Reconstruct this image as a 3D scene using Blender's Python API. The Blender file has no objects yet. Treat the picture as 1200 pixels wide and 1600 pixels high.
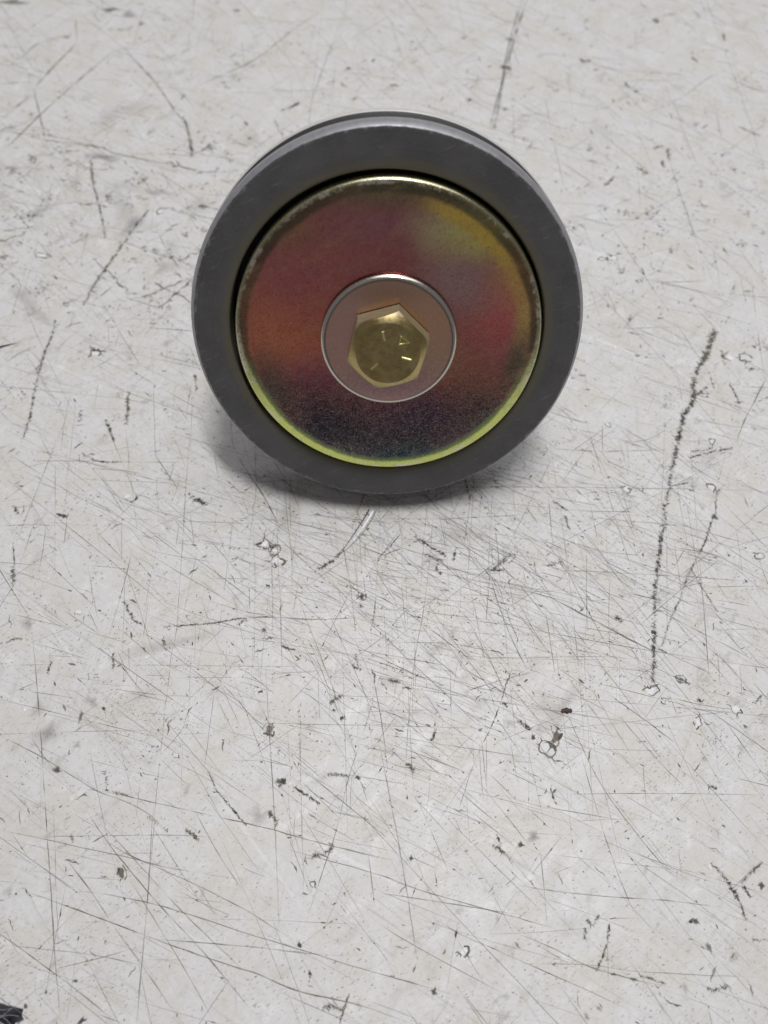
import bpy, math, random
import numpy as np
from mathutils import Vector, Matrix
random.seed(7)
RNG = np.random.default_rng(11)
MM = 0.001
rad = math.radians
scene = bpy.context.scene
col = scene.collection

# ------------------------------------------------------------------ camera
F_PX, PITCH, BETA = 1250.0, rad(65.0), rad(35.3)      # focal length in photo pixels (1200 x 1600), camera pitch, axis vs lens
AXIS_EL = PITCH - BETA                                 # the pulley's axis rises this much above the bench
R_OUT, WIDTH = 40.32, 13.0                              # mm
RC = Vector((0.62, -36.25, 164.13))                    # pulley face centre seen from the camera: right, down, forward (mm)
FWD = Vector((0, math.cos(PITCH), -math.sin(PITCH)))
UP = Vector((0, math.sin(PITCH), math.cos(PITCH)))
RIGHT = Vector((1, 0, 0))
rel = RIGHT*RC.x - UP*RC.y + FWD*RC.z
face_z = WIDTH*math.sin(AXIS_EL) + R_OUT*math.cos(AXIS_EL) + 0.02
PULLEY = Vector((0, 0, face_z))
CAM = PULLEY - rel                                     # mm
cam_d = bpy.data.cameras.new('camera')
cam = bpy.data.objects.new('camera', cam_d); col.objects.link(cam)
cam.location = CAM*MM
cam.rotation_euler = (math.pi/2 - PITCH, 0, 0)
cam_d.sensor_fit = 'VERTICAL'; cam_d.sensor_height = 36.0
cam_d.lens = 36.0*F_PX/1600.0
cam_d.clip_start = 0.005; cam_d.clip_end = 50
cam_d.dof.use_dof = True; cam_d.dof.focus_distance = 0.170; cam_d.dof.aperture_fstop = 13
scene.camera = cam

# ------------------------------------------------------------------ room light and lamps
world = bpy.data.worlds.new('World'); scene.world = world; world.use_nodes = True
bg = world.node_tree.nodes['Background']
bg.inputs[0].default_value = (1.0, 0.955, 0.99, 1); bg.inputs[1].default_value = 0.16
def area_lamp(name, loc, target, sx, sy, power, color):
    d = bpy.data.lights.new(name, 'AREA'); d.shape = 'RECTANGLE'; d.size = sx; d.size_y = sy
    d.energy = power; d.color = color
    o = bpy.data.objects.new(name, d); col.objects.link(o); o.location = loc
    o.rotation_euler = (Vector(target)-Vector(loc)).to_track_quat('-Z', 'Y').to_euler()
    return o
area_lamp('ceiling_tube_lamp', (0.11, 0.07, 1.25), (0, 0, 0), 0.42, 0.08, 9.8, (1.0, 0.99, 0.975))
area_lamp('ceiling_bounce_fill', (0.30, 0.75, 1.9), (0, 0.1, 0), 1.8, 1.4, 15.5, (0.97, 0.98, 1.0))  # added soft fill in place of light bounced off the ceiling
vs = scene.view_settings
vs.view_transform = 'Standard'; vs.look = 'None'; vs.exposure = 0.0; vs.gamma = 1.0; vs.use_curve_mapping = False
scene.cycles.transparent_max_bounces = 40
scene.cycles.max_bounces = 7

# ------------------------------------------------------------------ helpers
def lin(c):
    return tuple((v/255/12.92 if v/255 <= 0.04045 else ((v/255+0.055)/1.055)**2.4) for v in c[:3])
class N:
    """small node-graph builder"""
    def __init__(s, name):
        s.m = bpy.data.materials.new(name); s.m.use_nodes = True
        s.t = s.m.node_tree; s.t.nodes.clear()
        s.out = s.t.nodes.new('ShaderNodeOutputMaterial')
    def node(s, kind, **kw):
        n = s.t.nodes.new(kind)
        for k, v in kw.items(): setattr(n, k, v)
        return n
    def link(s, a, b): s.t.links.new(a, b)
    def put(s, sock, v):
        if isinstance(v, bpy.types.NodeSocket): s.link(v, sock)
        elif v is not None: sock.default_value = v
    def math(s, op, a, b=None, c=None, clamp=False):
        n = s.node('ShaderNodeMath', operation=op, use_clamp=clamp)
        s.put(n.inputs[0], a); s.put(n.inputs[1], b); s.put(n.inputs[2], c)
        return n.outputs[0]
    def mix(s, f, a, b, mode='MIX'):
        n = s.node('ShaderNodeMix', data_type='RGBA', blend_type=mode)
        s.put(n.inputs[0], f)
        s.put(n.inputs[6], a if not isinstance(a, tuple) else (*a[:3], 1)); s.put(n.inputs[7], b if not isinstance(b, tuple) else (*b[:3], 1))
        return n.outputs[2]
    def ramp(s, f, lo, hi, a=0.0, b=1.0, smooth=True):
        n = s.node('ShaderNodeMapRange', interpolation_type='SMOOTHSTEP' if smooth else 'LINEAR')
        s.put(n.inputs[0], f); n.inputs[1].default_value = lo; n.inputs[2].default_value = hi
        n.inputs[3].default_value = a; n.inputs[4].default_value = b
        return n.outputs[0]
    def noise(s, vec, scale, detail=3, rough=0.55, dist=0.0, color=False):
        n = s.node('ShaderNodeTexNoise')
        s.put(n.inputs['Vector'], vec); n.inputs['Scale'].default_value = scale
        n.inputs['Detail'].default_value = detail; n.inputs['Roughness'].default_value = rough
        n.inputs['Distortion'].default_value = dist
        return n.outputs[1 if color else 0]
    def mapping(s, vec, loc=(0,0,0), rot=(0,0,0), scale=(1,1,1)):
        n = s.node('ShaderNodeMapping'); s.put(n.inputs[0], vec)
        n.inputs[1].default_value = loc; n.inputs[2].default_value = rot; n.inputs[3].default_value = scale
        return n.outputs[0]
    def streak(s, vec, ang, along, across=1.0, loc=(0, 0, 0)):
        """coordinates stretched along the direction ang"""
        return s.mapping(s.mapping(vec, rot=(0, 0, -ang)), loc=loc, scale=(along, across, 1))
    def obj(s): return s.node('ShaderNodeTexCoord').outputs['Object']
    def bump(s, h, strength, dist):
        n = s.node('ShaderNodeBump'); n.inputs['Strength'].default_value = strength
        n.inputs['Distance'].default_value = dist; s.put(n.inputs['Height'], h)
        return n.outputs[0]
    def bsdf(s, base, rough, metal=0.0, normal=None, spec=0.5, coat=0.0):
        n = s.node('ShaderNodeBsdfPrincipled')
        s.put(n.inputs['Base Color'], base if not isinstance(base, tuple) else (*base[:3], 1))
        s.put(n.inputs['Roughness'], rough); s.put(n.inputs['Metallic'], metal)
        n.inputs['Specular IOR Level'].default_value = spec
        n.inputs['Coat Weight'].default_value = coat
        if normal is not None: s.link(normal, n.inputs['Normal'])
        s.link(n.outputs[0], s.out.inputs[0])
        return n

def make_obj(name, verts, faces, mat, parent=None, smooth=True, sharp=None):
    me = bpy.data.meshes.new(name)
    me.from_pydata([tuple(v) for v in verts], [], faces); me.update()
    if smooth:
        me.polygons.foreach_set('use_smooth', [True]*len(me.polygons))
        if sharp: me.set_sharp_from_angle(angle=rad(sharp))
    o = bpy.data.objects.new(name, me); col.objects.link(o)
    if mat: me.materials.append(mat)
    if parent: o.parent = parent
    return o
def lathe(profile, seg=192, close=False):
    """profile of (radius, z) in mm turned about z"""
    V, Fc = [], []
    n = len(profile)
    for i in range(seg):
        a = 2*math.pi*i/seg
        for r, z in profile: V.append((r*math.cos(a)*MM, r*math.sin(a)*MM, z*MM))
    for i in range(seg):
        j = (i+1) % seg
        for k in range(n if close else n-1):
            k2 = (k+1) % n
            Fc.append((i*n+k, j*n+k, j*n+k2, i*n+k2))
    return V, Fc
def arc(cx, cz, r, a0, a1, n):
    return [(cx+r*math.cos(rad(a0+(a1-a0)*i/n)), cz+r*math.sin(rad(a0+(a1-a0)*i/n))) for i in range(n+1)]

# point of the bench top (mm) that the photo shows at pixel (x, y) of 1200 x 1600
def bench(x, y):
    d = FWD*F_PX + RIGHT*(x-600) - UP*(y-800)
    k = -CAM.z/d.z
    p = CAM + d*k
    return np.array([p.x, p.y])
def px_size(x, y):
    d = FWD*F_PX + RIGHT*(x-600) - UP*(y-800)
    return -CAM.z/d.z                                   # mm per pixel across

# ------------------------------------------------------------------ bench top
def bench_material():
    g = N('scuffed_white_laminate'); P = g.obj()
    warp = g.noise(P, 60, 3, 0.6, 0, True)
    wv = g.node('ShaderNodeVectorMath', operation='MULTIPLY_ADD'); g.link(warp, wv.inputs[0])
    wv.inputs[1].default_value = (0.006, 0.006, 0); g.link(P, wv.inputs[2]); W = wv.outputs[0]
    big = g.noise(W, 85, 5, 0.68)
    mid = g.noise(g.streak(W, .7, .6), 240, 4, 0.64)
    fine = g.noise(P, 900, 3, 0.6)
    warm, cool, white = lin((200, 198, 194)), lin((204, 204, 205)), lin((219, 220, 221))
    c = g.mix(g.ramp(big, 0.40, 0.60), warm, cool)
    c = g.mix(g.ramp(mid, 0.54, 0.74, 0, 0.62), c, white)
    c = g.mix(g.ramp(mid, 0.46, 0.28, 0, 0.45), c, lin((178, 173, 163)))
    c = g.mix(g.ramp(fine, 0.3, 0.75, 0.0, 0.30), c, lin((184, 181, 175)))
    # faint long cleaning and sliding marks, three directions
    for k, (ang, sc, lo, amt) in enumerate(((-0.55, 420, 0.60, 0.30), (-0.95, 380, 0.62, 0.24), (1.45, 300, 0.64, 0.18))):
        s = g.noise(g.streak(P, ang, .035, 1, (k*.3, k*.7, 0)), sc*2.2, 2, 0.5)
        c = g.mix(g.ramp(s, lo, lo+0.14, 0, amt), c, lin((150, 146, 140)))
        s2 = g.noise(g.streak(P, ang+.1, .03, 1, (k*.9+3, k*.2, 0)), sc*1.4, 2, 0.5)
        c = g.mix(g.ramp(s2, lo+.02, lo+0.16, 0, amt), c, lin((228, 229, 231)))
    # dirt caught in the pores: short strokes, thicker in patches
    patch = g.ramp(g.noise(P, 45, 3, 0.6), 0.40, 0.66)
    st = g.noise(g.streak(P, .55, .4), 2300, 2, 0.6)
    st2 = g.noise(g.streak(P, .2, .5), 1500, 3, 0.65)
    c = g.mix(g.math('MULTIPLY', g.ramp(st, 0.60, 0.70, 0, 0.7), g.ramp(patch, 0, 1, 0.35, 1)), c, lin((105, 100, 90)))
    c = g.mix(g.math('MULTIPLY', g.ramp(st2, 0.61, 0.72, 0, 0.65), patch), c, lin((110, 104, 94)))
    smear = g.noise(g.streak(W, .7, .6, 1, (.4, .1, 0)), 240, 5, 0.7)
    c = g.mix(g.math('MULTIPLY', g.ramp(smear, 0.54, 0.72, 0, 0.50), g.ramp(g.noise(P, 18, 2, 0.5), 0.40, 0.62)), c, lin((120, 114, 106)))
    h = g.math('ADD', g.math('MULTIPLY', st, -0.5), g.math('ADD', g.math('MULTIPLY', fine, 0.6), g.math('MULTIPLY', mid, 0.8)))
    r = g.ramp(mid, 0.3, 0.75, 0.52, 0.40)
    g.bsdf(c, r, 0, g.bump(h, 0.5, 0.00014), spec=0.35)
    return g.m
def slab(x0, x1, y0, y1, th):
    b = 0.003
    prof = [(0, 0), (b, 0)]
    V = [(x0, y0, 0), (x1, y0, 0), (x1, y1, 0), (x0, y1, 0),
         (x0-b, y0-b, -b), (x1+b, y0-b, -b), (x1+b, y1+b, -b), (x0-b, y1+b, -b),
         (x0-b, y0-b, -th), (x1+b, y0-b, -th), (x1+b, y1+b, -th), (x0-b, y1+b, -th)]
    Fc = [(0, 1, 2, 3), (11, 10, 9, 8)]
    for r in (0, 4):
        for k in range(4): Fc.append((r+k, r+4+k, r+4+(k+1) % 4, r+(k+1) % 4))
    return V, Fc
bench_top = make_obj('bench_top', *slab(-0.55, 0.55, -0.28, 0.62, 0.03), bench_material(), smooth=False)
bench_top['kind'] = 'structure'
bench_top['label'] = 'white scratched and stained workbench top under the pulley'

# ------------------------------------------------------------------ scratches, gouges and dirt in the bench top
def mark_material(name, rough=0.6):
    g = N(name)
    at = g.node('ShaderNodeAttribute', attribute_name='tone')
    p = g.node('ShaderNodeBsdfPrincipled'); g.link(at.outputs['Color'], p.inputs['Base Color'])
    p.inputs['Roughness'].default_value = rough; p.inputs['Specular IOR Level'].default_value = 0.25
    tr = g.node('ShaderNodeBsdfTransparent')
    mx = g.node('ShaderNodeMixShader'); g.link(at.outputs['Alpha'], mx.inputs[0])
    g.link(tr.outputs[0], mx.inputs[1]); g.link(p.outputs[0], mx.inputs[2]); g.link(mx.outputs[0], g.out.inputs[0])
    return g.m
MARK = mark_material('scratch_dirt_highlights')
class Marks:
    def __init__(s): s.v = []; s.f = []; s.c = []; s.n = 0; s.layer = 0
    def lift(s):
        s.layer += 1
        return (0.012 + 0.000010*s.layer)
    def ribbon(s, P, w, tone, alpha, soft=0.55):
        """P (n,2) mm; w, alpha arrays or scalars: a line with feathered edges"""
        P = np.asarray(P, float); n = len(P)
        w = np.broadcast_to(w, (n,)); alpha = np.broadcast_to(alpha, (n,))
        T = np.gradient(P, axis=0); T /= np.linalg.norm(T, axis=1)[:, None]+1e-9
        Q = np.stack([-T[:, 1], T[:, 0]], 1)
        z = s.lift(); b = s.n
        offs = ((-1, 0), (-(1-soft), 1), (1-soft, 1), (1, 0))
        for i in range(n):
            for o, a in offs:
                q = P[i]+Q[i]*o*w[i]/2
                s.v.append((q[0]*MM, q[1]*MM, z*MM)); s.c.append((*tone, float(alpha[i])*a))
        for i in range(n-1):
            for k in range(3): s.f.append((b+i*4+k, b+i*4+k+1, b+i*4+4+k+1, b+i*4+4+k))
        s.n += 4*n
    def blob(s, c, rx, ry, ang, tone, alpha, k=9, rough=0.35, edge=0.35):
        z = s.lift(); b = s.n; ca, sa = math.cos(ang), math.sin(ang)
        s.v.append((c[0]*MM, c[1]*MM, z*MM)); s.c.append((*tone, alpha))
        rr = 1+rough*RNG.normal(size=k).clip(-1.6, 1.6)
        for ring, (m, a) in enumerate(((1-edge, alpha), (1.0, 0))):
            for i in range(k):
                t = 2*math.pi*i/k
                x, y = rx*math.cos(t)*rr[i]*m, ry*math.sin(t)*rr[i]*m
                s.v.append(((c[0]+x*ca-y*sa)*MM, (c[1]+x*sa+y*ca)*MM, z*MM)); s.c.append((*tone, a))
        for i in range(k):
            j = (i+1) % k
            s.f.append((b, b+1+i, b+1+j)); s.f.append((b+1+i, b+1+k+i, b+1+k+j, b+1+j))
        s.n += 1+2*k
    def build(s, name):
        o = make_obj(name, s.v, s.f, MARK, bench_top, smooth=False)
        a = o.data.color_attributes.new('tone', 'FLOAT_COLOR', 'POINT')
        a.data.foreach_set('color', np.array(s.c, np.float32).ravel())
        o['kind'] = 'stuff'
        return o
def resample(P, step):
    P = np.asarray(P, float)
    if len(P) > 2:                                      # smooth curve through the points
        Q = [P[0]]
        for i in range(len(P)-1):
            p0, p1, p2, p3 = P[max(i-1, 0)], P[i], P[i+1], P[min(i+2, len(P)-1)]
            for t in np.linspace(0, 1, 7)[1:]:
                Q.append(.5*((2*p1)+(-p0+p2)*t+(2*p0-5*p1+4*p2-p3)*t*t+(-p0+3*p1-3*p2+p3)*t**3))
        P = np.array(Q)
    L = np.r_[0, np.cumsum(np.linalg.norm(np.diff(P, axis=0), axis=1))]
    n = max(3, int(L[-1]/step)+1)
    u = np.linspace(0, L[-1], n)
    return np.stack([np.interp(u, L, P[:, 0]), np.interp(u, L, P[:, 1])], 1)
def wobble(n, corr):
    k = max(2, int(n/corr)+2)
    return np.interp(np.linspace(0, k-1, n), np.arange(k), RNG.normal(size=k))
BLACKISH, BROWN, GREY, PALE, INK = lin((74, 70, 62)), lin((104, 95, 81)), lin((112, 105, 95)), lin((236, 237, 240)), lin((70, 68, 78))
fine_m, gouge_m, fleck_m, chip_m = Marks(), Marks(), Marks(), Marks()

def to_bench(pts): return np.array([bench(*p) for p in pts])
def line(w, alpha, pts, tone=GREY, pale=0.0):
    """a fine scratch, w in photo pixels"""
    P = resample(to_bench(pts), 0.8); n = len(P); mid = pts[len(pts)//2]; s = px_size(*mid)
    P = P + 0.03*np.stack([wobble(n, 3), wobble(n, 3)], 1)
    ww = 0.85*w*s*(1+0.28*wobble(n, 2)).clip(0.35, 1.8)
    aa = (.72*alpha*(1+0.45*wobble(n, 3))).clip(0.05, 0.95)
    fade = np.minimum(np.linspace(0, 6, n), np.linspace(6, 0, n)).clip(0.15, 1)
    if pale: fine_m.ribbon(P+np.array([0.8, 0.5])*w*s*0.8, ww*1.1, PALE, aa*pale)  # offset pale ribbon paints the lit side of the scratch
    fine_m.ribbon(P, ww*fade**.5, tone, aa*fade)
def gouge(w, alpha, pts, tone=BLACKISH, jag=1.0, m=None, taper=True):
    """a torn groove with burrs along it, w in photo pixels"""
    m = m or gouge_m
    mid = pts[len(pts)//2]; s = px_size(*mid)
    P = resample(to_bench(pts), 0.22); n = len(P)
    T = np.gradient(P, axis=0); T /= np.linalg.norm(T, axis=1)[:, None]+1e-9; Q = np.stack([-T[:, 1], T[:, 0]], 1)
    P = P + Q*(0.22*jag*w*s*wobble(n, 1.5))[:, None]
    ww = w*s*(0.58+0.58*jag*wobble(n, 1.3)).clip(0.05, 1.7)
    if taper: ww = ww*np.minimum(np.linspace(0, 5, n), np.linspace(5, 0, n)).clip(0.2, 1)
    aa = (alpha*(.92+0.40*wobble(n, 2))).clip(0.12, 0.95)
    aa = aa*(.82+.5*wobble(n, 5)).clip(.10, 1.1)
    m.ribbon(P, w*s*1.5, BROWN, (aa*0.34).clip(0, .9), 0.85); aa = aa.clip(0, .95)
    if w > 2.5: m.ribbon(P+np.array([-.35, -.75])*w*s*.55, ww*.7, PALE, (aa*.75).clip(0, .8), .6)  # pale offset ribbon paints a lit lip along the groove
    m.ribbon(P, ww, tone, aa, 0.35)
    for i in range(n):
        if RNG.random() < 0.42*jag:
            d = Q[i]*(1 if RNG.random() < .5 else -1)*RNG.uniform(.5, 1.5)*w*s*0.75 + T[i]*RNG.normal()*w*s*.5
            m.ribbon([P[i], P[i]+d*.6, P[i]+d], np.array([.34, .22, .05])*w*s, tone, alpha*.8, .4)
def spot(x, y, rx, ry, deg=0, tone=BLACKISH, alpha=0.8, rough=0.35, k=9, m=None, edge=.35):
    s = px_size(x, y)
    (m or gouge_m).blob(bench(x, y), rx*s, ry*s*1.08, rad(-deg), tone, alpha, k, rough, edge)
def chip(cx, cy, rx, ry, deg=0, pale=True):
    """a flake torn out: broken dirty rim, white core"""
    sc = px_size(cx, cy); c = bench(cx, cy); k = 8; ca, sa = math.cos(rad(-deg)), math.sin(rad(-deg))
    rr = 1+.28*RNG.normal(size=k).clip(-1.5, 1.5); pts = []
    for i in range(k):
        t = 2*math.pi*i/k; x, y = rx*sc*rr[i]*math.cos(t), ry*sc*rr[i]*math.sin(t)*1.08
        pts.append(c+np.array([x*ca-y*sa, x*sa+y*ca]))
    if pale: spot(cx, cy, rx*.85, ry*.85, deg, PALE, random.uniform(.55, .95), .3, 9, chip_m, .3)
    else: spot(cx, cy, rx*.8, ry*.8, deg, BROWN, random.uniform(.5, .8), .4, 9, chip_m, .35)
    for i in range(k):
        if random.random() < .22: continue
        a, b = pts[i], pts[(i+1) % k]; m = (a+b)/2+RNG.normal(size=2)*.1*rx*sc
        w = random.uniform(.14, .62)*min(rx, ry)*sc
        chip_m.ribbon(resample([a, m, b], .15), w, random.choice((BLACKISH, BROWN, BROWN)), random.uniform(.45, .85), .4)
    for _ in range(3):
        q = random.choice(pts); d = (q-c)*random.uniform(.2, .7)+RNG.normal(size=2)*.2*rx*sc
        chip_m.ribbon([q, q+d*.5, q+d], np.array([.3, .2, .05])*min(rx, ry)*sc, BLACKISH, .6, .4)

# traced marks: the long brown scuffs at the far side
for w, a, pts in (
    (2.6, .5, [(118, 25), (119, 45), (121, 66)]), (4.2, .62, [(121, 66), (100, 88), (80, 108), (52, 140)]), (2.2, .5, [(0, 131), (55, 128)]),
    (3.4, .6, [(52, 140), (60, 170), (70, 217)]), (3.6, .6, [(187, 72), (120, 128), (60, 182), (30, 212), (0, 240)]), (3.4, .4, [(52, 145), (20, 172), (0, 188)]),
    (2.8, .6, [(0, 206), (35, 210), (75, 219), (155, 230), (180, 240), (260, 256), (350, 275)]), (3.5, .35, [(145, 18), (150, 28), (160, 36)]),
    (3.6, .52, [(187, 70), (218, 102), (245, 132), (280, 182), (300, 198)]), (2.6, .5, [(32, 95), (52, 73), (75, 63), (115, 52)]), (2, .4, [(90, 40), (116, 24)]),
    (2.8, .5, [(290, 142), (340, 120), (400, 92), (460, 45), (510, 12)]), (2.2, .32, [(480, 180), (500, 120), (530, 40), (545, 10)]),
    (1.8, .4, [(155, 230), (170, 205), (185, 185)]), (2, .35, [(70, 215), (100, 245), (140, 270), (180, 290)]), (2, .3, [(0, 300), (40, 320), (100, 318), (160, 310)]),
    (2, .3, [(150, 350), (220, 362), (260, 340)]), (1.8, .35, [(180, 245), (240, 240), (300, 244), (400, 250)]), (2.2, .4, [(240, 350), (262, 392), (285, 425)]),
    (2.2, .4, [(900, 92), (960, 108), (1050, 115), (1100, 122)]), (2.4, .4, [(1000, 180), (1060, 155), (1110, 120), (1130, 118)]), (2.6, .45, [(1130, 118), (1175, 138), (1200, 145)]),
    (2.4, .3, [(700, 122), (760, 124), (830, 118)]), (2.6, .35, [(1040, 230), (1065, 310), (1100, 400), (1150, 440)]), (2.4, .35, [(1040, 330), (1090, 370), (1180, 450), (1200, 462)]),
    (2.2, .35, [(880, 340), (920, 335), (1000, 305)]), (3.6, .42, [(85, 525), (110, 508), (135, 503)]), (3.2, .6, [(12, 565), (30, 552), (48, 546)]),
    (2.6, .3, [(965, 530), (985, 500), (1012, 478)]), (2.2, .3, [(940, 440), (960, 480), (955, 500)])):
    line(w, a, pts, BROWN)
# the double groove running away to the far edge
line(4.2, .6, [(826, -12), (808, 45), (790, 110), (776, 160), (764, 205)], BROWN, .3)
line(3.4, .65, [(818, -10), (798, 60), (787, 110), (782, 150), (771, 208)], lin((84, 76, 64)), .2)
spot(789, 105, 6, 13, 105, BROWN, .6, .4); spot(797, 62, 4, 12, 105, BROWN, .4, .4)
# fine long scratches
for w, a, pts in (
    (1.6, .42, [(308, 580), (295, 700), (285, 850), (275, 990), (267, 1030), (245, 1233), (240, 1300), (230, 1410), (215, 1583), (212, 1620)]),
    (2.1, .62, [(240, 1250), (230, 1410), (215, 1583), (212, 1620)]), (2.2, .68, [(50, 983), (60, 1100), (68, 1217), (73, 1300), (80, 1393), (85, 1483), (96, 1615)]),
    (1.3, .4, [(83, 1250), (88, 1400), (92, 1500)]), (2.2, .7, [(110, 1230), (180, 1240), (245, 1255), (320, 1272), (400, 1290), (520, 1322), (640, 1350)]),
    (2, .6, [(428, 1322), (580, 1363), (653, 1390), (783, 1427), (900, 1460)]), (2.2, .6, [(0, 1150), (60, 1180), (110, 1210), (150, 1235), (190, 1250), (230, 1270), (262, 1300)]),
    (2.1, .6, [(-10, 1295), (55, 1308), (130, 1325), (200, 1340), (260, 1355), (330, 1367), (390, 1377)]), (1.6, .5, [(55, 1308), (140, 1306), (270, 1305), (350, 1309)]),
    (2.7, .75, [(-10, 1372), (80, 1407), (165, 1438), (230, 1463), (310, 1492), (370, 1512), (400, 1521), (470, 1550), (560, 1570), (660, 1606)]),
    (2.1, .6, [(80, 1390), (150, 1395), (195, 1403), (260, 1418), (330, 1440), (400, 1463), (480, 1487), (570, 1515), (680, 1546), (735, 1563)]),
    (2, .6, [(225, 1466), (400, 1480), (500, 1492), (560, 1493)]), (2, .5, [(150, 1305), (210, 1340), (290, 1375), (380, 1420), (460, 1470)]),
    (2.3, .5, [(90, 1325), (140, 1390), (180, 1450), (220, 1505), (285, 1600)]), (2.3, .6, [(-10, 1452), (70, 1510), (130, 1555), (195, 1610)]),
    (2, .5, [(-5, 1475), (40, 1480), (150, 1493), (230, 1510)]), (2.5, .6, [(125, 1250), (175, 1325), (250, 1415), (320, 1490), (410, 1600)]),
    (2, .5, [(150, 1280), (180, 1310), (230, 1365), (300, 1440), (400, 1535)]), (1.9, .5, [(200, 1370), (240, 1435), (280, 1500), (340, 1605)]),
    (2, .5, [(300, 1260), (345, 1340), (385, 1400)]), (1.8, .6, [(600, 1040), (566, 1150), (545, 1215), (525, 1300), (505, 1360), (485, 1420), (475, 1450)]),
    (1.8, .5, [(414, 1030), (421, 1150), (428, 1260), (433, 1360), (437, 1470)]), (1.5, .45, [(464, 1090), (468, 1150), (472, 1300), (475, 1420)]),
    (2, .55, [(587, 1395), (640, 1402), (740, 1418), (830, 1432)]), (1.6, .5, [(685, 1437), (720, 1460), (790, 1490)]), (1.6, .5, [(755, 1160), (738, 1200), (715, 1270)]),
    (2, .6, [(800, 1380), (850, 1390), (940, 1400), (1040, 1407), (1130, 1418)]), (2, .6, [(800, 1455), (860, 1480), (920, 1510), (990, 1530), (1060, 1545)]),
    (1.6, .5, [(800, 1505), (920, 1508), (1000, 1518), (1200, 1528)]), (2.2, .55, [(880, 1100), (930, 1210), (985, 1290), (1060, 1380)]), (1.8, .5, [(960, 1110), (1030, 1190), (1080, 1240)]),
    (1.8, .5, [(905, 1170), (940, 1290), (975, 1390), (1005, 1450)]), (1.3, .5, [(870, 1241), (1030, 1240), (1210, 1242)]), (1.5, .55, [(850, 890), (1025, 898), (1210, 911)]),
    (2.1, .62, [(1050, 855), (1120, 868), (1160, 890), (1205, 914)]), (2.6, .78, [(850, 928), (930, 970), (1015, 1015), (1042, 1019)]),
    (1.5, .62, [(640, 762), (800, 761), (950, 762), (1210, 767)]), (1.7, .5, [(680, 775), (665, 930), (645, 1050), (635, 1180), (633, 1250)]), (1.4, .45, [(426, 830), (425, 900), (427, 1010)]),
    (1.4, .45, [(452, 760), (455, 850), (457, 930)]), (1.5, .5, [(398, 690), (400, 760), (396, 800)]), (2.4, .65, [(370, 712), (395, 750), (416, 782), (440, 830)]),
    (2.2, .6, [(425, 715), (452, 760), (470, 800)]), (1.6, .5, [(0, 722), (100, 720), (190, 722), (300, 722)]), (1.6, .45, [(0, 690), (130, 722), (280, 760), (420, 800)]),
    (1.7, .45, [(0, 700), (110, 770), (190, 810), (260, 860)]), (1.6, .5, [(0, 822), (50, 820), (90, 822)]), (2.8, .6, [(1200, 585), (1190, 605), (1172, 640), (1160, 665), (1148, 700)]),
    (1.6, .5, [(1065, 652), (1110, 660), (1160, 668), (1200, 670)]), (1.5, .45, [(850, 665), (920, 675), (1000, 690), (1065, 655)]), (1.5, .5, [(850, 700), (940, 705), (1060, 702)]),
    (2, .45, [(1050, 1090), (1090, 1100), (1140, 1108), (1170, 1110)]), (1.6, .6, [(670, 775), (690, 800), (770, 870), (850, 960), (940, 1080)]), (1.7, .6, [(700, 790), (760, 850), (850, 905), (1000, 990)]),
    (1.6, .55, [(600, 800), (660, 850), (720, 905), (800, 960), (900, 1010)]), (1.6, .5, [(530, 820), (640, 860), (760, 905), (900, 930)]), (1.6, .5, [(400, 800), (520, 830), (660, 845), (780, 870)]),
    (1.7, .55, [(440, 850), (540, 905), (640, 960), (760, 1050)]), (1.7, .5, [(700, 1090), (760, 1070), (850, 1045)])):
    line(w, a, pts)
line(2.5, .55, [(590, 1150), (610, 1250), (625, 1330), (640, 1420), (652, 1500), (657, 1515)], GREY, .55)
line(4.5, .5, [(768, 892), (774, 915), (785, 950), (800, 990), (830, 1050), (850, 1090)], PALE)
line(2, .65, [(764, 892), (770, 915), (781, 950), (797, 992), (826, 1052)], BLACKISH)
line(1.6, .6, [(773, 892), (779, 915), (790, 950), (805, 990), (834, 1050)], BLACKISH)
line(3.2, .75, [(647, 1230), (662, 1262), (677, 1297), (695, 1340), (710, 1377)], PALE); line(1.4, .5, [(643, 1230), (673, 1297), (706, 1377)])
line(4, .6, [(590, 1148), (615, 1170), (640, 1192), (690, 1220)], PALE); line(2, .5, [(585, 1150), (612, 1173), (635, 1194)], BROWN)
line(2.4, .55, [(0, 1428), (20, 1438), (45, 1450)], PALE); line(6, .3, [(245, 1480), (248, 1530), (255, 1600)], PALE)
line(2, .5, [(537, 860), (545, 920), (555, 1000)], PALE); line(1.5, .5, [(540, 862), (548, 920), (557, 1000)])
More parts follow.
